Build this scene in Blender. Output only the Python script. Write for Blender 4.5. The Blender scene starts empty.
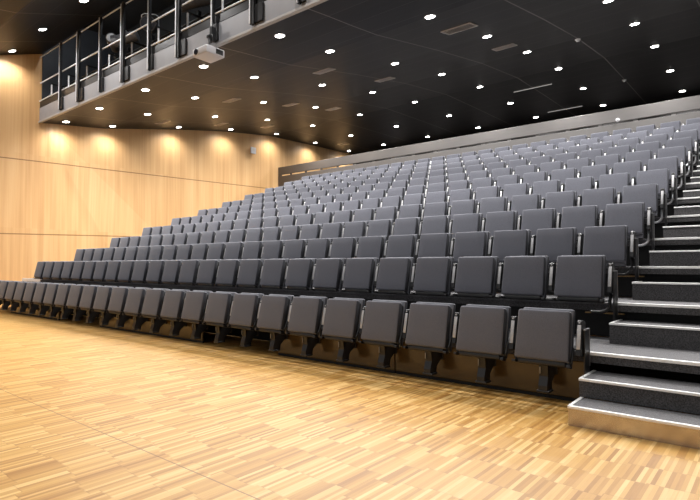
import bpy, bmesh, math, random
from mathutils import Vector, Matrix
random.seed(4)
sc = bpy.context.scene
col = sc.collection
H = 1.086                      # camera height above the floor
D = 2.37                       # ceiling light grid

# ------------------------------------------------------------------ materials
def srgb(r, g, b):
    f = lambda c: (c/255/12.92) if c/255 <= .04045 else ((c/255+.055)/1.055)**2.4
    return (f(r), f(g), f(b), 1)

def mat(name, color, rough=.5, metal=0, noise=0, scale=40, bump=0, emit=None, spec=.5):
    m = bpy.data.materials.new(name); m.use_nodes = True
    nt = m.node_tree; b = nt.nodes['Principled BSDF']
    b.inputs['Base Color'].default_value = color
    b.inputs['Roughness'].default_value = rough
    b.inputs['Metallic'].default_value = metal
    b.inputs['Specular IOR Level'].default_value = spec
    if noise or bump:
        tc = nt.nodes.new('ShaderNodeTexCoord'); n = nt.nodes.new('ShaderNodeTexNoise')
        n.inputs['Scale'].default_value = scale; n.inputs['Detail'].default_value = 4
        nt.links.new(tc.outputs['Object'], n.inputs['Vector'])
        if noise:
            r = nt.nodes.new('ShaderNodeValToRGB')
            r.color_ramp.elements[0].position = .3; r.color_ramp.elements[1].position = .7
            r.color_ramp.elements[0].color = tuple(c*(1-noise) for c in color[:3])+(1,)
            r.color_ramp.elements[1].color = tuple(min(1, c*(1+noise)) for c in color[:3])+(1,)
            nt.links.new(n.outputs['Fac'], r.inputs['Fac']); nt.links.new(r.outputs['Color'], b.inputs['Base Color'])
        if bump:
            bp = nt.nodes.new('ShaderNodeBump'); bp.inputs['Strength'].default_value = bump; bp.inputs['Distance'].default_value = .01
            nt.links.new(n.outputs['Fac'], bp.inputs['Height']); nt.links.new(bp.outputs['Normal'], b.inputs['Normal'])
    if emit:
        b.inputs['Emission Color'].default_value = emit[0]; b.inputs['Emission Strength'].default_value = emit[1]
    return m

class NT:
    """small helper for building node maths"""
    def __init__(s, m): s.t = m.node_tree; s.n = s.t.nodes; s.l = s.t.links
    def put(s, inp, v):
        if isinstance(v, (int, float)): inp.default_value = v
        else: s.l.new(v, inp)
    def m(s, op, a, b=0.0, c=None):
        x = s.n.new('ShaderNodeMath'); x.operation = op
        s.put(x.inputs[0], a); s.put(x.inputs[1], b)
        if c is not None: s.put(x.inputs[2], c)
        return x.outputs[0]
    def vec(s, x, y, z=0.0):
        c = s.n.new('ShaderNodeCombineXYZ'); s.put(c.inputs[0], x); s.put(c.inputs[1], y); s.put(c.inputs[2], z); return c.outputs[0]
    def white(s, v):
        w = s.n.new('ShaderNodeTexWhiteNoise'); w.noise_dimensions = '3D'; s.l.new(v, w.inputs['Vector']); return w.outputs['Value']
    def noise(s, v, scale, detail=3):
        w = s.n.new('ShaderNodeTexNoise'); w.inputs['Scale'].default_value = scale; w.inputs['Detail'].default_value = detail
        s.l.new(v, w.inputs['Vector']); return w.outputs['Fac']
    def ramp(s, f, stops):
        r = s.n.new('ShaderNodeValToRGB'); e = r.color_ramp.elements
        while len(e) < len(stops): e.new(.5)
        for el, (p, c) in zip(e, stops): el.position = p; el.color = c
        s.l.new(f, r.inputs['Fac']); return r.outputs['Color']
    def mix(s, f, a, b, mode='MIX'):
        x = s.n.new('ShaderNodeMix'); x.data_type = 'RGBA'; x.blend_type = mode
        s.put(x.inputs[0], f)
        for i, v in ((6, a), (7, b)):
            if isinstance(v, tuple): x.inputs[i].default_value = v
            else: s.l.new(v, x.inputs[i])
        return x.outputs[2]

def floor_mat():
    m = bpy.data.materials.new('oak_strip_parquet'); m.use_nodes = True; q = NT(m); b = q.n['Principled BSDF']
    tc = q.n.new('ShaderNodeTexCoord'); sp = q.n.new('ShaderNodeSeparateXYZ'); q.l.new(tc.outputs['Object'], sp.inputs[0])
    x, y = sp.outputs[0], sp.outputs[1]
    u = q.m('FLOOR', q.m('DIVIDE', x, .021))
    grp = q.m('FLOOR', q.m('DIVIDE', x, .135))
    off = q.m('MULTIPLY', q.white(q.vec(grp, 3.7)), .35)
    v0 = q.m('ADD', q.m('DIVIDE', y, .25), off)
    v = q.m('FLOOR', v0)
    r1 = q.white(q.vec(u, v, 1.3)); r2 = q.white(q.vec(grp, v, 7.7))
    f = q.m('ADD', q.m('MULTIPLY', r1, .84), q.m('MULTIPLY', r2, .16))
    grain = q.noise(q.vec(q.m('MULTIPLY', x, 90), q.m('MULTIPLY', y, 5), 0.0), 1.0, 3)
    f = q.m('ADD', f, q.m('MULTIPLY', q.m('SUBTRACT', grain, .5), .25))
    c = q.ramp(f, [(.05, srgb(158, 111, 50)), (.3, srgb(184, 138, 70)), (.62, srgb(198, 154, 86)), (.97, srgb(222, 186, 124))])
    # thin dark butt joints and one long expansion joint
    fr = q.m('FRACT', v0); edge = q.m('LESS_THAN', fr, .025)
    fu = q.m('FRACT', q.m('DIVIDE', x, .021)); eu = q.m('LESS_THAN', fu, .05)
    e = q.m('MULTIPLY', q.m('MAXIMUM', edge, eu), .22)
    c = q.mix(e, c, srgb(120, 78, 34))
    jl = q.m('LESS_THAN', q.m('ABSOLUTE', q.m('SUBTRACT', y, 1.64)), .004)
    c = q.mix(q.m('MULTIPLY', jl, .75), c, srgb(110, 72, 34))
    q.l.new(c, b.inputs['Base Color']); b.inputs['Roughness'].default_value = .38
    b.inputs['Specular IOR Level'].default_value = .35
    return m

def wall_mat():
    m = bpy.data.materials.new('maple_veneer'); m.use_nodes = True; q = NT(m); b = q.n['Principled BSDF']
    tc = q.n.new('ShaderNodeTexCoord'); sp = q.n.new('ShaderNodeSeparateXYZ'); q.l.new(tc.outputs['Object'], sp.inputs[0])
    x, y, z = sp.outputs
    h = q.m('ADD', x, y)
    n1 = q.noise(q.vec(q.m('MULTIPLY', h, 14), q.m('MULTIPLY', z, .35), 0.0), 1.0, 4)
    n2 = q.noise(q.vec(q.m('MULTIPLY', h, 2.2), q.m('MULTIPLY', z, .12), 4.0), 1.0, 2)
    r = q.white(q.vec(q.m('FLOOR', q.m('DIVIDE', h, .16)), q.m('FLOOR', q.m('DIVIDE', z, 2.15)), 2.0))
    f = q.m('ADD', q.m('ADD', q.m('MULTIPLY', n1, .5), q.m('MULTIPLY', n2, .3)), q.m('MULTIPLY', r, .1))
    c = q.ramp(f, [(.25, srgb(186, 144, 96)), (.46, srgb(203, 162, 112)), (.68, srgb(214, 177, 130))])
    # the two long horizontal seams
    s1 = q.m('SUBTRACT', z, q.m('ADD', q.m('MULTIPLY', q.m('SUBTRACT', y, 5), .026), 4.098))
    s2 = q.m('SUBTRACT', z, q.m('ADD', q.m('MULTIPLY', q.m('SUBTRACT', y, 5), .02), 1.966))
    k = q.m('MAXIMUM', q.m('LESS_THAN', q.m('ABSOLUTE', s1), .016), q.m('LESS_THAN', q.m('ABSOLUTE', s2), .016))
    c = q.mix(q.m('MULTIPLY', k, .7), c, srgb(96, 62, 30))
    q.l.new(c, b.inputs['Base Color']); b.inputs['Roughness'].default_value = .42
    b.inputs['Specular IOR Level'].default_value = .3
    return m

def ceiling_mat():
    m = bpy.data.materials.new('dark_ceiling_panels'); m.use_nodes = True; q = NT(m); b = q.n['Principled BSDF']
    tc = q.n.new('ShaderNodeTexCoord'); sp = q.n.new('ShaderNodeSeparateXYZ'); q.l.new(tc.outputs['Object'], sp.inputs[0])
    x, y = sp.outputs[0], sp.outputs[1]
    fx = q.m('FRACT', q.m('DIVIDE', q.m('ADD', x, D*.5), D)); fy = q.m('FRACT', q.m('DIVIDE', q.m('ADD', y, .5), D*.25))
    k = q.m('MAXIMUM', q.m('LESS_THAN', fx, .010), q.m('MULTIPLY', q.m('LESS_THAN', fy, .02), .35))
    n = q.noise(q.vec(q.m('MULTIPLY', x, .6), q.m('MULTIPLY', y, 9), 0.0), 1.0, 3)
    c = q.ramp(n, [(.3, (.0052, .0046, .0047, 1)), (.7, (.0092, .0082, .008, 1))])
    c = q.mix(q.m('MULTIPLY', k, .8), c, (.2, .18, .175, 1))
    q.l.new(c, b.inputs['Base Color']); b.inputs['Roughness'].default_value = .4; b.inputs['Specular IOR Level'].default_value = .2
    return m

M = {}
M['floor'] = floor_mat(); M['wall'] = wall_mat(); M['ceil'] = ceiling_mat()
M['fabric'] = mat('charcoal_fabric', (.108, .111, .132, 1), .9, noise=.18, scale=220, bump=.15, spec=.25)
M['fabric_back'] = mat('charcoal_back_fabric', (.15, .154, .176, 1), .9, noise=.18, scale=220, bump=.15, spec=.25)
for k in ('fabric', 'fabric_back'):
    b = M[k].node_tree.nodes['Principled BSDF']; b.inputs['Sheen Weight'].default_value = .25; b.inputs['Sheen Roughness'].default_value = .4
M['black'] = mat('black_plastic', (.007, .007, .008, 1), .4, noise=.2, scale=30)
M['blackmetal'] = mat('black_steel', (.012, .012, .013, 1), .4, metal=.2, noise=.2, scale=30)
M['silver'] = mat('brushed_aluminium', (.5, .5, .51, 1), .45, metal=.5, noise=.08, scale=60)
M['steel'] = mat('grey_steel', (.42, .42, .44, 1), .35, metal=.85, noise=.1, scale=40)
M['nosing'] = mat('aluminium_nosing', (.86, .86, .85, 1), .45, metal=.1, noise=.06, scale=50)
M['stepfront'] = mat('brushed_step_front', (.5, .44, .37, 1), .27, metal=.9, noise=.12, scale=9)
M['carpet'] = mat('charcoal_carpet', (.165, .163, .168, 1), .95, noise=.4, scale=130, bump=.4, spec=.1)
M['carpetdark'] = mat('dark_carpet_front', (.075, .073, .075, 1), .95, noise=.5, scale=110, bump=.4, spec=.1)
M['fascia'] = mat('brown_laminate', (.085, .05, .017, 1), .18, noise=.12, scale=4)
M['woodstrip'] = mat('oak_edge_strip', (.45, .27, .1, 1), .4, noise=.2, scale=20)
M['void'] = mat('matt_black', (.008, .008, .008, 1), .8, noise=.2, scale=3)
M['darkwall'] = mat('dark_back_wall', (.018, .016, .016, 1), .7, noise=.2, scale=2)
M['parapet'] = mat('grey_stained_boards', (.125, .112, .104, 1), .5, noise=.12, scale=6)
M['railmetal'] = mat('pale_rail_metal', (.7, .71, .74, 1), .45, metal=0, noise=.08, scale=20)
M['railmetal2'] = mat('worn_dark_steel', (.2, .2, .21, 1), .35, metal=.8, noise=.15, scale=40)
M['gear'] = mat('stage_gear_grey', (.11, .11, .12, 1), .4, noise=.2, scale=20)
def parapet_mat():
    m = bpy.data.materials.new('graded_parapet_boards'); m.use_nodes = True; q = NT(m); b = q.n['Principled BSDF']
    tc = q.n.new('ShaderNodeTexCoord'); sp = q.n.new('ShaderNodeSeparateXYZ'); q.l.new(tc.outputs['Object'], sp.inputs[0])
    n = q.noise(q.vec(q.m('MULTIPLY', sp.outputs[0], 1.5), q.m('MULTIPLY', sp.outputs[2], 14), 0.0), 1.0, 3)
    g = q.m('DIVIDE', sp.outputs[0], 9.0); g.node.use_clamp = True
    c = q.mix(g, (.055, .040, .028, 1), (.125, .118, .115, 1))  # dark brown at the wall end, turning grey along the boards
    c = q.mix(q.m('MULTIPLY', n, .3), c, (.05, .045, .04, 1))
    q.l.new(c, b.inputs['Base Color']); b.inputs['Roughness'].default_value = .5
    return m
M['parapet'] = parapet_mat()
M['white'] = mat('white_paint', (.27, .275, .295, 1), .5, noise=.04, scale=5)
M['lip'] = mat('fascia_lip_paint', (.4, .39, .385, 1), .5, noise=.04, scale=5)
M['housing'] = mat('white_plastic', (.6, .6, .63, 1), .4, noise=.03, scale=5)
M['bright'] = mat('gloss_white_plastic', (.92, .92, .92, 1), .3, noise=.02, scale=5)
M['glass'] = mat('lens_glass', (.03, .03, .04, 1), .08, noise=.1, scale=20)
M['lamp'] = mat('lit_diffuser', (.9, .9, .9, 1), .4, noise=.01, emit=((1, .97, .92, 1), 30))
M['ring'] = mat('lamp_trim_glow', (.5, .49, .47, 1), .3, metal=.6, noise=.05, emit=((1, .97, .92, 1), .3))  # faint emission imitates the halo around the lit discs
M['vent'] = mat('vent_metal', (.62, .58, .54, 1), .3, metal=.6, noise=.1)
M['bluegrey'] = mat('blue_grey_panel', (.03, .033, .04, 1), .6, noise=.1, scale=3)

# ------------------------------------------------------------------ geometry helpers
def box(bm, x0, x1, y0, y1, z0, z1, bev=0, seg=2, mtx=None):
    t = bmesh.new(); bmesh.ops.create_cube(t, size=1)
    for v in t.verts:
        v.co = Vector((x0+(v.co.x+.5)*(x1-x0), y0+(v.co.y+.5)*(y1-y0), z0+(v.co.z+.5)*(z1-z0)))
    if bev: bmesh.ops.bevel(t, geom=t.edges[:], offset=bev, segments=seg, profile=.5, affect='EDGES', clamp_overlap=True)
    join(bm, t, mtx)

def join(bm, t, mtx=None):
    if mtx is not None: bmesh.ops.transform(t, matrix=mtx, verts=t.verts)
    me = bpy.data.meshes.new('tmp'); t.to_mesh(me); t.free(); bm.from_mesh(me); bpy.data.meshes.remove(me)

def cyl(bm, p0, p1, r, n=12, r2=None):
    p0, p1 = Vector(p0), Vector(p1); d = p1-p0
    t = bmesh.new(); bmesh.ops.create_cone(t, cap_ends=True, segments=n, radius1=r, radius2=r if r2 is None else r2, depth=d.length)
    m = Matrix.Translation((p0+p1)/2) @ d.to_track_quat('Z', 'Y').to_matrix().to_4x4()
    join(bm, t, m)

def tube(bm, pts, r, n=8):
    pts = [Vector(p) for p in pts]; rings = []
    for i, p in enumerate(pts):
        d = (pts[min(i+1, len(pts)-1)]-pts[max(i-1, 0)]).normalized()
        a = d.cross(Vector((0, 1, 0.13))).normalized(); b = d.cross(a).normalized()
        rings.append([bm.verts.new(p+r*(math.cos(2*math.pi*k/n)*a+math.sin(2*math.pi*k/n)*b)) for k in range(n)])
    for i in range(len(rings)-1):
        for k in range(n):
            bm.faces.new((rings[i][k], rings[i][(k+1) % n], rings[i+1][(k+1) % n], rings[i+1][k]))
    bm.faces.new(rings[0][::-1]); bm.faces.new(rings[-1])

def arc(c, r, a0, a1, n, plane='xz', y=0):
    out = []
    for i in range(n+1):
        a = math.radians(a0+(a1-a0)*i/n)
        out.append((c[0]+r*math.cos(a), y, c[1]+r*math.sin(a)))
    return out

def prism(bm, poly, x0, x1):
    """polygon in YZ extruded along X"""
    a = [bm.verts.new((x0, y, z)) for y, z in poly]; b = [bm.verts.new((x1, y, z)) for y, z in poly]
    bm.faces.new(a); bm.faces.new(b[::-1]); n = len(poly)
    for i in range(n): bm.faces.new((a[i], b[i], b[(i+1) % n], a[(i+1) % n]))

def make(name, bm, m, parent=None, smooth=False, loc=None):
    bmesh.ops.recalc_face_normals(bm, faces=bm.faces[:])
    me = bpy.data.meshes.new(name); bm.to_mesh(me); bm.free(); me.materials.append(m)
    if smooth:
        for p in me.polygons: p.use_smooth = True
        try: me.set_sharp_from_angle(angle=math.radians(40))
        except Exception: pass
    o = bpy.data.objects.new(name, me); col.objects.link(o)
    if parent: o.parent = parent
    if loc: o.location = loc
    return o

def B(*a, **k):
    bm = bmesh.new(); box(bm, *a, **k); return bm

def thing(name, label, cat, loc=(0, 0, 0), group=None):
    o = bpy.data.objects.new(name, None); col.objects.link(o); o.location = loc; o.empty_display_size = .1
    return tag(o, label, cat, group)

def tag(o, label, cat, group=None, kind=None):
    o['label'] = label; o['category'] = cat
    if group: o['group'] = group
    if kind: o['kind'] = kind
    return o

def struct(o): o['kind'] = 'structure'; return o

ORD = ['', 'first', 'second', 'third', 'fourth', 'fifth', 'sixth', 'seventh', 'eighth', 'ninth', 'tenth', 'eleventh', 'twelfth',
       'thirteenth', 'fourteenth', 'fifteenth', 'sixteenth', 'seventeenth', 'eighteenth', 'nineteenth', 'twentieth', 'twenty-first',
       'twenty-second', 'twenty-third', 'twenty-fourth', 'twenty-fifth']

# ------------------------------------------------------------------ calibrated layout
NR, NS, PITCH = 12, 25, .52
X0 = -1.456                              # seat beside the stairs
P1Y, P1Z, RD, RH = 4.348, H-.678, .923, .3306
XL, XR = -15.55, .35                     # platform ends
XS = -1.163                              # stair edge
XW = -16.78                              # wood wall
def pY(k): return P1Y+(k-1)*RD
def pZ(k): return P1Z+(k-1)*RH
def panY(k): return 4.17 if k == 1 else 5.13+(k-2)*RD
def panZ(k): return H-.350 if k == 1 else H+.0915+(k-2)*RH
PROF = [(6.07, 4.19), (6.61, 4.255), (7.25, 4.32), (8.01, 4.41), (10.37, 4.86), (12.63, 5.24), (15.0, 5.52), (17.37, 5.58), (19.79, 5.62), (20.7, 5.64)]
PROF = [(y, z+H) for y, z in PROF]
FPROF = [(-6, 5.2), (1.5, 5.2), (4.2, 5.60), (5.0, 5.87), (6.09, 6.24)]
FPROF = [(y, z+H) for y, z in FPROF]
def interp(P, y):
    for (a, b), (c, d) in zip(P, P[1:]):
        if y <= c: return b+(d-b)*(y-a)/(c-a)
    return P[-1][1]
def slope(P, y):
    e = .15; return math.atan((interp(P, y+e)-interp(P, y-e))/(2*e))

# ------------------------------------------------------------------ room shell
XE = 3.2
bm = B(XW-.3, XE, -6, 21, -.2, 0); struct(make('floor', bm, M['floor']))

def sheet(P, x0, x1, th):
    bm = bmesh.new()
    poly = list(P)+[(y, z+th) for y, z in reversed(P)]
    prism(bm, poly, x0, x1); return bm
struct(make('ceiling', sheet(PROF, XW-.05, XE, .25), M['ceil']))
struct(make('ceiling_front', sheet(FPROF, XW-.05, XE, .25), M['ceil']))

# wood wall: faceted, with a shallow fold that runs down from the gallery corner
bm = bmesh.new()
def V(x, y, z): return bm.verts.new((x, y, z))
a0 = V(XW, -6, 0); a1 = V(XW, -6, 7.6); b0 = V(XW, 9.05, 0); b1 = V(XW, 6.07, 5.45); b2 = V(XW, 6.07, 7.6)
c0 = V(XW-.10, 20.7, 0); c1 = V(XW, 20.7, 7.6)
m0 = V(XW-.22, 12.5, 0); m1 = V(XW, 12.5, 7.6)
bm.faces.new((a0, b0, b1, b2, a1)); bm.faces.new((b0, m0, b1)); bm.faces.new((b1, m0, m1)); bm.faces.new((b2, b1, m1))
bm.faces.new((m0, c0, c1, m1))
struct(make('wall_left', bm, M['wall']))
struct(make('wall_right', B(XE, XE+.2, -6, 21, 0, 7.6), M['darkwall']))
struct(make('wall_back', B(XW-.3, XE, 20.7, 20.9, 0, 7.6), M['darkwall']))

# ------------------------------------------------------------------ gallery slot: fascia, void, railing
bm = B(XW, XE, 6.05, 6.09, 5.30, 5.70, bev=.006)
struct(make('trim_1', bm, M['white']))
bm = B(XW, XE, 6.025, 6.10, 5.262, 5.31, bev=.006)
struct(make('trim_2', bm, M['lip']))
struct(make('floor_gallery', B(XW, XE, 6.095, 8.2, 5.64, 5.66), M['void']))
struct(make('wall_gallery', B(XW, XE, 8.2, 8.3, 5.9, 8.6), M['void']))
struct(make('ceiling_gallery', B(XW, XE, 6.1, 8.3, 8.5, 8.6), M['void']))
struct(make('wall_gallery_end', B(XW+.01, XW+.05, 6.1, 8.2, 5.66, 8.5), M['bluegrey']))

rail = thing('gallery_railing', 'long dark steel railing with light tube rails along the gallery slot above the white fascia', 'railing', (0, 6.0, 5.5))
def part(name, bm, m, p, **k):
    """part built in world coordinates under a thing whose origin is elsewhere"""
    bmesh.ops.translate(bm, verts=bm.verts, vec=-Vector(p.location)); return make(name, bm, m, p, **k)
postX = [-15.22, -14.11, -12.89, -11.78, -10.61, -9.49, -8.31, -7.15, -6.0, -4.85, -3.7]
for i, x in enumerate(postX):
    thick = i % 2 == 1
    bm = bmesh.new(); w = .05 if thick else .02
    box(bm, x-w, x+w, 5.975, 6.035, 5.34, 7.22, bev=.004)
    box(bm, x+w, x+w+(.2 if thick else .1), 6.0, 6.048, 5.36, 5.68, bev=.004)
    p = part('post', bm, M['blackmetal'], rail)
    bm = bmesh.new(); box(bm, x-w-.012, x-w+.012, 5.962, 5.976, 5.36, 7.2, bev=.003)  # pale strip standing in for the highlight on the post edge
    e = make('edge_strip', bm, M['railmetal'], p)
    e.data.transform(Matrix.Translation(-Vector(rail.location)))
bm = bmesh.new(); cyl(bm, (XW+.02, 6.04, 7.2), (XE, 6.04, 7.2), .016); part('top_rail', bm, M['railmetal'], rail, smooth=True)
bm = bmesh.new(); cyl(bm, (XW+.02, 6.06, 6.44), (XE, 6.06, 6.44), .018); part('middle_rail', bm, M['railmetal'], rail, smooth=True)
bm = bmesh.new(); cyl(bm, (XW+.02, 6.04, 5.90), (XE, 6.04, 5.90), .016); part('bottom_rail', bm, M['railmetal'], rail, smooth=True)
part('kick_board', B(XW+.02, XE, 6.05, 6.085, 5.705, 5.88, bev=.004), M['blackmetal'], rail)

bar = thing('lighting_bar', 'black equipment bar on short grey uprights behind the gallery railing', 'lighting bar', (0, 6.6, 5.66))
bm = bmesh.new(); cyl(bm, (XW+.06, 6.6, 6.42), (XE, 6.6, 6.42), .025); part('pipe', bm, M['blackmetal'], bar, smooth=True)
for i in range(13):
    x = postX[0]-1.15 if i == 0 else (postX[i-1] if i <= 11 else -2.5)
    bm = bmesh.new(); cyl(bm, (x, 6.22, 5.68), (x, 6.22, 6.35), .022)
    box(bm, x-.05, x+.05, 6.17, 6.27, 5.665, 5.68); part('upright', bm, M['railmetal'], bar, smooth=True)
    part('arm', B(x-.015, x+.015, 6.2, 6.62, 6.35, 6.385), M['void'], bar)

def stage_light(x, yaw, pitch, label, size=1.0, big_lens=False):
    t = thing('stage_light', label, 'stage light', (x, 6.5, 6.45), group='stage lights on the gallery bar')
    bm = bmesh.new(); box(bm, -.03, .03, -.04, .04, -.05, .05, bev=.006); make('clamp', bm, M['blackmetal'], t)
    rot = Matrix.Translation((0, -.06, .3 if big_lens else .26)) @ Matrix.Rotation(yaw, 4, 'Z') @ Matrix.Rotation(pitch, 4, 'X')
    s = size
    bm = bmesh.new(); cyl(bm, (0, .24*s, 0), (0, -.2*s, 0), .115*s, 20); cyl(bm, (0, -.2*s, 0), (0, -.3*s, 0), .13*s, 20, .14*s)
    bm.transform(rot); body = make('body', bm, M['gear'], t, smooth=True)
    bm = bmesh.new(); cyl(bm, (0, -.301*s, 0), (0, -.309*s, 0), .12*s, 20); bm.transform(rot)
    make('lens', bm, M['railmetal'] if big_lens else M['glass'], body)
    bm = bmesh.new()
    tube(bm, [(-.15*s, 0, 0), (-.15*s, 0, .17*s), (-.1*s, 0, .2*s), (.1*s, 0, .2*s), (.15*s, 0, .17*s), (.15*s, 0, 0)], .012, 8)
    bm.transform(rot); make('yoke', bm, M['railmetal'], t, smooth=True)
    return t
stage_light(-13.12, .9, -.15, 'round-lensed stage light with pale face on gallery bar, nearest the wood wall', .95, True)
stage_light(-12.45, -.9, .25, 'black stage light turned sideways on gallery bar, second from the wood wall', 1.15)
stage_light(-11.35, .9, .3, 'black stage light on gallery bar, third from the wood wall', 1.25)
stage_light(-9.5, -.6, .35, 'black stage light on gallery bar above the white projector', 1.25)
stage_light(-8.4, .8, .2, 'black stage light on gallery bar, nearest the camera end of the bar', 1.15)

for x in (-15, -12, -9, -6): 
    d = bpy.data.lights.new('gallery_fill_light', 'POINT'); d.energy = 28; d.shadow_soft_size = .08; d.color = (.9, .95, 1)  # unseen fill lights added to brighten the uprights and stage gear
    o = bpy.data.objects.new('gallery_fill_light', d); col.objects.link(o); o.location = (x, 6.3, 7.9)
# projector hung on a pole in front of the fascia
pj = thing('projector', 'white projector hanging on a bracket in front of the gallery fascia', 'projector', (-8.23, 5.85, 5.046))
pbm = B(-.22, .22, -.205, .205, -.072, .075, bev=.022, seg=3)
make('housing', pbm, M['housing'], pj, smooth=True)
bm = bmesh.new(); cyl(bm, (-.1, -.2, .0), (-.1, -.23, .0), .042, 20); make('lens', bm, M['glass'], pj, smooth=True)
bm = bmesh.new(); cyl(bm, (-.1, -.2, .0), (-.1, -.22, .0), .055, 20); make('lens_ring', bm, M['black'], pj, smooth=True)
bm = bmesh.new()
box(bm, .216, .222, .0, .16, -.045, .05)
for i in range(5): box(bm, .219, .227, .006+i*.032, .016+i*.032, -.04, .045)
make('side_vent', bm, M['black'], pj)
bm = bmesh.new(); cyl(bm, (0, 0, .09), (0, 0, .32), .022); box(bm, -.07, .07, -.07, .07, .079, .095, bev=.005); make('drop_pole', bm, M['steel'], pj, smooth=True)
bm = bmesh.new(); box(bm, -.04, .04, -.03, .10, .30, .36, bev=.01); box(bm, -.10, .12, .08, .105, .25, .58, bev=.01); box(bm, .05, .1, .0, .1, .22, .5, bev=.01)
make('wall_bracket', bm, M['blackmetal'], pj)

# ------------------------------------------------------------------ ceiling downlights and added fill lamps
_ring = None
def downlight(x, y, P, label, power, group, cool=False):
    global _ring
    z = interp(P, y); a = slope(P, y)
    t = thing('recessed_downlight', label, 'ceiling light', (x, y, z-.003), group)
    t.rotation_euler = (a, 0, 0)
    if _ring is None:
        bm = bmesh.new(); cyl(bm, (0, 0, .004), (0, 0, -.005), .105, 28); r = make('trim_ring', bm, M['ring'], None, smooth=True)
        bm = bmesh.new(); cyl(bm, (0, 0, -.0052), (0, 0, -.0075), .082, 28); l = make('diffuser', bm, M['lamp'], None)
        _ring = (r, l)
        for o in _ring: o.parent = t
    else:
        for o in _ring:
            c = o.copy(); col.objects.link(c); c.parent = t
    lamp(x, y, z-.06, power)
def lamp(x, y, z, power, color=(1, .975, .95), size=.07, ang=160):
    d = bpy.data.lights.new('downlight_and_fill_lamp', 'SPOT'); d.energy = power; d.spot_size = math.radians(ang); d.spot_blend = 1
    d.shadow_soft_size = size; d.color = color
    o = bpy.data.objects.new('downlight_and_fill_lamp', d); col.objects.link(o); o.location = (x, y, z)

POW = 330
rowsY = [2.79, 3.38, 4.375, 5.33, 6.33, 7.33, 8.35]
cols = [-6.885, -6, -5, -4, -3, -2, -1]
for i, yy in enumerate(rowsY):
    for j, k in enumerate(cols):
        if i < 2 and k == -1: lamp(k*D, yy*D, interp(PROF, yy*D)-.06, POW); continue
        rn = 'row nearest the gallery' if i == 0 else ('row nearest the rear parapet' if i == 6 else ORD[i+1]+' row back from the gallery')
        downlight(k*D, yy*D, PROF, 'round recessed ceiling downlight, %s, %s from the wood wall' % (rn, ORD[j+1]), POW*(.4 if j == 0 else (1.75 if i > 2 else 1.2)*(1.25 if j == 1 else 1)), 'ceiling downlights above the seats')
    lamp(.0, yy*D, interp(PROF, yy*D)-.06, POW)  # out-of-view lamp without fixture, added to light the stairs
for j, (x, y) in enumerate([(-16.35, 5.18), (-14.25, 5.18), (-12.0, 5.2)]):
    downlight(x, y, FPROF, 'round recessed downlight in front ceiling before the gallery, %s from the wood wall' % ORD[j+1], POW*(.42 if j == 0 else .8), 'downlights in the front ceiling')
for x in (-9.7, -7.3, -5.0, -2.6, -.2): lamp(x, 5.2, interp(FPROF, 5.2)-.06, POW*.5)  # unseen lamps without fixtures, added to light the floor
for y in (2.6, 0.2, -2.4):  # unseen fill lamps added over the stage for floor and seat fronts
    for x in (-14.2, -11.8, -9.4, -7.0, -4.6, -2.2, .2): lamp(x, y, interp(FPROF, y)-.06, POW*.33)
for y in (2.6, 0.2): lamp(-16.4, y, interp(FPROF, y)-.06, POW*.55)  # same added fill, out of view close to the wood wall

# ------------------------------------------------------------------ vents, slots and detectors on the ceiling
def on_ceil(o, P=PROF):
    x, y = o.location.x, o.location.y
    o.location.z = interp(P, y)-.002; o.rotation_euler = (slope(P, y), 0, 0)
def ceil_vent(x, y, w, d, label):
    t = thing('ceiling_vent', label, 'vent', (x, y, 0), 'small grilles in the dark ceiling'); on_ceil(t)
    bm = bmesh.new()
    for s in (-1, 1):
        box(bm, -w/2, w/2, s*d/2-.012, s*d/2+.012, -.014, .0); box(bm, s*w/2-.012, s*w/2+.012, -d/2, d/2, -.014, .0)
    make('frame', bm, M['vent'], t)
    bm = bmesh.new(); n = 6
    for i in range(n):
        yy = -d/2+d*(i+.5)/n
        box(bm, -w/2, w/2, -.012, .012, -.002, .002, mtx=Matrix.Translation((0, yy, -.008)) @ Matrix.Rotation(.6, 4, 'X'))
    make('louvre_blades', bm, M['vent'], t)
VENTS = [(-11.85, 9.2), (-11.8, 11.45), (-8.35, 9.2), (-11.7, 13.35), (-15.4, 11.5), (-15.4, 9.2), (-15.2, 13.5), (-8.25, 11.55), (-4.8, 9.22), (-4.88, 11.6), (-15.5, 18.4)]
desc = ['nearest the gallery among the warm-lit ones', 'two light rows behind the gallery', 'close to the white projector', 'midway between gallery and parapet', 'near the wood wall, third light row',
        'near the wood wall and the gallery', 'near the wood wall, fifth light row', 'over the middle of the seats', 'large, over the stairs side of the seats', 'behind the large stairs-side grille', 'above the parapet end at the wood wall']
for (x, y), d_ in zip(VENTS, desc):
    big = (x, y) == (-4.8, 9.22)
    ceil_vent(x, y, .62 if big else .5, .34 if big else .26, 'small metal ceiling grille, '+d_)
for x, y, d_ in ((-5.93, 16.3, 'nearer the gallery'), (-5.92, 19.45, 'nearer the rear parapet')):
    t = thing('slot_diffuser', 'long thin black slot diffuser in the ceiling, '+d_, 'vent', (x, y, 0), 'slot diffusers'); on_ceil(t)
    make('slot', B(-.6, .6, -.06, .06, -.006, 0), M['void'], t)
    make('edge_profile', B(-.6, .6, -.085, -.06, -.016, 0), M['ring'], t)
for x, y, d_ in ((-3.56, 12.66, 'nearer the gallery'), (-3.56, 17.35, 'nearer the rear parapet')):
    t = thing('smoke_detector', 'small round white smoke detector on dark ceiling, '+d_, 'smoke detector', (x, y, 0)); on_ceil(t)
    bm = bmesh.new(); cyl(bm, (0, 0, 0), (0, 0, -.02), .06, 20); make('base', bm, M['bright'], t, smooth=True)
    bm = bmesh.new(); cyl(bm, (0, 0, -.02), (0, 0, -.055), .045, 20, .03); make('sensor_head', bm, M['bright'], t, smooth=True)

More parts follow.
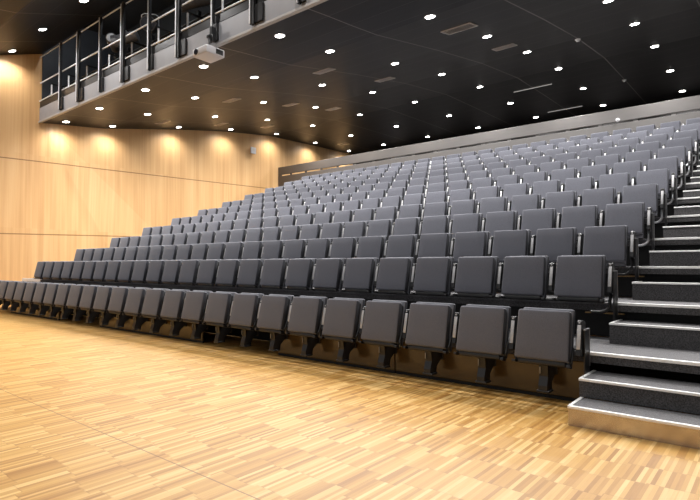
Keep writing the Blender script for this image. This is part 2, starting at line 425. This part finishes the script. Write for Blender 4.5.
# small white device on the wood wall
t = thing('wall_sensor', 'small white square device high on the wood wall between light pools', 'sensor', (XW+.002, 14.12, 4.729+H))
make('case', B(0, .05, -.13, .13, -.13, .13, bev=.012), M['housing'], t)
make('window', B(.05, .054, -.06, .06, -.02, .07), M['vent'], t)

# ------------------------------------------------------------------ tiered platforms
for k in range(1, NR+1):
    y, z = pY(k), pZ(k)
    dep = RD+(.096 if k < NR else .06)
    nm = 'lowest' if k == 1 else ('topmost' if k == NR else ORD[k])
    t = thing('seating_platform', '%s carpeted seating tier with pale nosing where it crosses the aisle' % (nm if k in (1, NR) else nm+' lowest'), 'platform', (XL, y, z), 'seating tiers')
    part('deck', B(XL, XR, y+.004, y+dep, z-.075, z, bev=.003), M['carpet'], t)
    # pale edge profile in the aisle only
    n = bmesh.new(); box(n, XS, XR, y-.012, y+.03, z-.018, z+.006, bev=.003); part('nosing', n, M['nosing'], t)
    n = bmesh.new(); box(n, XL, -14.3, y-.012, y+.03, z-.018, z+.006, bev=.003); part('nosing', n, M['nosing'], t)
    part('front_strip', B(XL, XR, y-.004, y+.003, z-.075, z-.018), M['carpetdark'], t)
    if k == 2: part('end_profile', B(XL, -14.36, y-.016, y-.004, z-.07, z-.019), M['nosing'], t)
    part('deck_shade_strip', B(XL+1.2, XS-.12, y-.004, y+.22, z+.001, z+.012), M['void'], t)  # black strip painting in the shade on the deck under the seats
    # black riser below the deck, set back
    zlow = 0.0 if k == 1 else pZ(k-1)
    yr = y+(.75 if k == 1 else .1)
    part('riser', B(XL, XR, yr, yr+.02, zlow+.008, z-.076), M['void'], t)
    if 1 < k < 4:
        part('edge_strip', B(XS-.3, XS+.04, y+.06, y+.098, z-.108, z-.096), M['woodstrip'], t)
    # left cheek closing the tier
    part('end_cheek', B(XL-.02, XL, y, y+RD, max(0, z-.31), z-.005), M['steel'] if k == 2 else M['void'], t)

# half steps in the aisle, and the two bottom steps
def step(y0, y1, z0, z1, label, front, xs=XS, grp='carpeted half steps in the aisle'):
    t = thing('stair_step', label, 'step', (xs, y0, z0), grp)
    part('tread', B(xs+.006, XR-.006, y0+.012, y1, z0+.002, z1-.002), M['carpet'], t)
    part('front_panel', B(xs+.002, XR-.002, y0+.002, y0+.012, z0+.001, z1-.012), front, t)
    n = bmesh.new(); box(n, xs, XR, y0-.008, y0+.022, z1-.014, z1+.004, bev=.003)
    box(n, xs-.004, xs+.02, y0+.02, y1, z1-.014, z1+.004, bev=.003); part('nosing', n, M['nosing'], t)
    return t
step(3.72, 4.02, 0, .131, 'bottom stair step with bare metal front reflecting the parquet', M['stepfront'], -1.14, 'bottom stair steps')
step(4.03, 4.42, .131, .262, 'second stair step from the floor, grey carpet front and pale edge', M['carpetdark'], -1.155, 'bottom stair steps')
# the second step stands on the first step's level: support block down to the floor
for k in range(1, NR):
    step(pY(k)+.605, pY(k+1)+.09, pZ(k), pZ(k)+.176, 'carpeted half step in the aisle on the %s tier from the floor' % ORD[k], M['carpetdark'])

# brown fascia panels at floor level below the front row
fx = [(-3.005, -1.20, 'beside the stairs'), (-4.72, -3.015, 'second from the stairs'), (-9.3, -6.25, 'long, third from the stairs'), (-13.6, -11.0, 'fourth from the stairs, towards the wood wall')]
for x0, x1, d_ in fx:
    t = thing('fascia_panel', 'glossy brown laminate panel under the front row, '+d_, 'panel', (x0, 4.385, 0), 'fascia panels under the front row')
    part('board', B(x0, x1, 4.375, 4.40, .03, P1Z-.08, bev=.006), M['fascia'], t)
    part('plinth', B(x0, x1, 4.385, 4.41, .0, .03), M['void'], t)

# row end plates beside the stairs
for k in range(1, NR+1):
    y, z = pY(k), pZ(k)
    zt = panZ(k)-.09
    t = thing('row_end_plate', 'narrow black plate closing the stair end of seat row %s' % ORD[k], 'end plate', (XS-.01, y-.1, z), 'row end plates')
    part('plate', B(XS-.010, XS+.002, y-.13, y-.005, z-.16, zt-.05, bev=.003), M['black'], t)
    n = bmesh.new(); box(n, XS-.009, XS+.004, y-.012, y-.002, z-.1, zt-.05); box(n, XS-.009, XS+.004, y-.13, y-.002, zt-.058, zt-.048)
    part('edge_trim', n, M['steel'], t)

# ------------------------------------------------------------------ seats
TILT = math.atan(.086/.39)
RT = Matrix.Translation((0, -.16, .40)) @ Matrix.Rotation(-TILT, 4, 'X')   # frame at the pan's top front edge; bottom swings forward
def cushion(w, h, th, y0, ztop, taper=0, crown=.006):
    bm = bmesh.new(); box(bm, -w/2, w/2, y0, y0+th, ztop-h, ztop, bev=.017, seg=3)
    bmesh.ops.subdivide_edges(bm, edges=[e for e in bm.edges if e.calc_length() > .2], cuts=3, use_grid_fill=True)
    for v in bm.verts:
        u = 2*v.co.x/w; q = 2*(v.co.z-ztop+h/2)/h
        if v.co.y < y0+.01: v.co.y -= crown*max(0, 1-u*u)*max(0, 1-q*q)
        v.co.x *= 1+taper*(-q)*.5
    bm.transform(RT); return bm

pan0 = make('seat_pan', cushion(.410, .388, .066, 0, 0, .04), M['fabric'], None, True)
back0 = make('backrest', cushion(.405, .44, .055, .096, .028), M['fabric_back'], None, True)
def shell_bm():
    bm = bmesh.new(); box(bm, -.196, .196, .06, .094, -.385, -.02, bev=.012, seg=2); bm.transform(RT); return bm
M['fabric_shade'] = mat('shaded_side_fabric', (.03, .031, .037, 1), .9, noise=.18, scale=220, spec=.2)  # shade on the cushion sides put into a darker fabric colour
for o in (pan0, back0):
    o.data.materials.append(M['fabric_shade'])
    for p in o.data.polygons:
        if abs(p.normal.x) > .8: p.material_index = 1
shell0 = make('seat_shell', shell_bm(), M['black'], None, True)
# armrest: slab with rounded top, aluminium face
def arm_bm():
    bm = bmesh.new(); R = .022
    pts = []
    y0, y1, zb, zt = .055, .15, -.33, -.055
    poly = [(y0, zb)]+[(y0+.02-.02*math.cos(math.radians(a)), zt-.02+.02*math.sin(math.radians(a))) for a in (0, 30, 60, 90)] + \
           [(y1-.03+.03*math.sin(math.radians(a)), zt-.03+.03*math.cos(math.radians(a))) for a in (0, 30, 60, 90)]+[(y1, zb)]
    prism(bm, poly, .26-.020, .26+.020)
    bmesh.ops.bevel(bm, geom=bm.edges[:], offset=.003, segments=1, affect='EDGES')
    bm.transform(RT); return bm
arm0 = make('armrest', arm_bm(), M['black'], None, True)
def plate_bm():
    bm = bmesh.new(); box(bm, .26-.014, .26+.016, -.002+.05, .008+.05, -.28, -.095, bev=.004); bm.transform(RT); return bm
plate0 = make('cover_plate', plate_bm(), M['silver'], None, True)
def pivot_bm():
    bm = bmesh.new(); cyl(bm, (.26, .06, -.078), (.26, .05, -.078), .007, 10); bm.transform(RT); return bm
pivot0 = make('pivot_screw', pivot_bm(), M['silver'], None, True)
# hinge block below pan (black)
def hinge_bm():
    bm = bmesh.new(); box(bm, -.185, .185, .02, .09, -.425, -.385, bev=.012)
    box(bm, -.225, -.195, .0, .06, -.425, -.405, bev=.004); box(bm, .195, .225, .0, .06, -.43, -.405, bev=.004)
    bm.transform(RT); return bm
hinge0 = make('hinge_block', hinge_bm(), M['black'], None, True)
# U frame of the front row
def uframe_bm():
    bm = bmesh.new(); y = -.19
    p = [(-.218, y+.05, .12), (-.218, y+.01, .04)]+arc((-.168, .03), .05, 180, 270, 5, y=y)+arc((.168, .03), .05, 270, 360, 5, y=y)+[(.218, y+.01, .04), (.218, y+.05, .12)]
    tube(bm, p, .010, 8); return bm
uframe0 = make('support_frame', uframe_bm(), M['blackmetal'], None, True)
def jframe_bm():
    bm = bmesh.new(); y = -.13
    p = [(.252, y+.05, .11), (.252, y+.02, .02)]+[(a, y, c) for a, _, c in arc((.172, -.04), .08, 0, -90, 6)]+[(.09, y+.03, -.122)]
    tube(bm, p, .014, 10); return bm
jframe0 = make('support_frame', jframe_bm(), M['steel'], None, True)
jdark0 = jframe0.copy(); jdark0.data = jframe0.data.copy(); col.objects.link(jdark0); jdark0.data.materials[0] = M['blackmetal']
def ped_bm():
    bm = bmesh.new()
    poly = [(-.175, -.03), (-.165, -.12), (-.19, -.19), (-.19, -.235), (-.085, -.235), (-.07, -.17), (.0, -.12), (.028, -.10), (.028, -.035)]
    prism(bm, poly, -.034, .034)
    box(bm, -.05, .05, -.195, -.09, -.245, -.225, bev=.006); box(bm, -.045, .045, .018, .030, -.13, -.03, bev=.004)
    return bm
ped0 = make('pedestal', ped_bm(), M['black'], None)
pedrib0 = make('front_rib', (lambda bm: (box(bm, -.03, -.018, -.181, -.166, -.10, -.045, bev=.003), bm)[1])(bmesh.new()), M['railmetal2'], None)
protos = (pan0, back0, arm0, plate0, pivot0, hinge0, uframe0, jframe0, ped0, pedrib0)
used = set()
def inst(o, parent):
    if o.name in used:
        c = o.copy(); col.objects.link(c)
    else:
        c = o; used.add(o.name)
    c.parent = parent; return c

for k in range(1, NR+1):
    rn = 'front row' if k == 1 else ('top row' if k == NR else ORD[k]+' row from the front')
    for j in range(NS):
        pos = 'beside the stairs' if j == 0 else ('farthest from the stairs' if j == NS-1 else ORD[j+1]+' from the stairs')
        t = thing('auditorium_seat', 'folded charcoal upholstered seat in the %s, %s' % (rn, pos), 'seat',
                  (X0-(PITCH if k == 1 else .5222)*j, panY(k)+.16, panZ(k)-.40), 'folding seats of the '+rn)
        inst(pan0, t); inst(shell0, t); inst(back0, t)
        a = inst(arm0, t); inst(plate0, a)
        if k <= 4 and j < 8: inst(pivot0, a)
        if k <= 2: inst(hinge0, t)
        if k == 1:
            inst(uframe0, t); p = inst(ped0, t); inst(pedrib0, p)
        elif j == 0: inst(jframe0 if k > 3 else jdark0, t)

# ------------------------------------------------------------------ rear parapet
YP = 15.5
pp = thing('rear_parapet', 'long grey timber parapet with a narrow slot behind the top row of seats', 'parapet', (XW+.03, YP, pZ(NR)))
XP = -16.74
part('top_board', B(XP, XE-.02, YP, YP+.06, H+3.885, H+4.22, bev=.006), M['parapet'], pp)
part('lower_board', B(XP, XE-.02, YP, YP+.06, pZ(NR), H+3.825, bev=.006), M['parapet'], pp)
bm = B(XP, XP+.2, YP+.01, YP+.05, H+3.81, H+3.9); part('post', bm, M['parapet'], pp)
x = -15.98
while x < XE-.3:
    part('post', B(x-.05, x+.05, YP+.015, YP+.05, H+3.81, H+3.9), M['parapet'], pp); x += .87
t = thing('parapet_sensor', 'tiny white round sensor fixed on the rear parapet near the stairs', 'sensor', (-3.35, YP+.003, H+3.925))
bm = bmesh.new(); cyl(bm, (0, .0, 0), (0, -.04, 0), .05, 16); make('case', bm, M['housing'], t, smooth=True)
bm = bmesh.new(); cyl(bm, (0, -.04, 0), (0, -.06, 0), .03, 16, .015); make('eye', bm, M['housing'], t, smooth=True)
# tier floor behind the top row up to the back wall
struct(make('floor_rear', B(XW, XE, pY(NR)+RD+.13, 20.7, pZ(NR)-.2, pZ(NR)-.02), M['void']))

# ------------------------------------------------------------------ world, camera, view
w = bpy.data.worlds.new('World'); sc.world = w; w.use_nodes = True
bg = w.node_tree.nodes['Background']; bg.inputs[0].default_value = (.92, .96, 1, 1); bg.inputs[1].default_value = .42
cam = bpy.data.cameras.new('camera'); co = bpy.data.objects.new('camera', cam); col.objects.link(co); sc.camera = co
cam.sensor_width = 36; cam.lens = 525.42/700*36
co.location = (0, 0, H); co.rotation_euler = (math.pi/2+.02893, 0, .68737)
cam.clip_start = .05; cam.clip_end = 200
sc.view_settings.view_transform = 'Standard'; sc.view_settings.look = 'None'; sc.view_settings.exposure = 0
sc.cycles.use_denoising = True
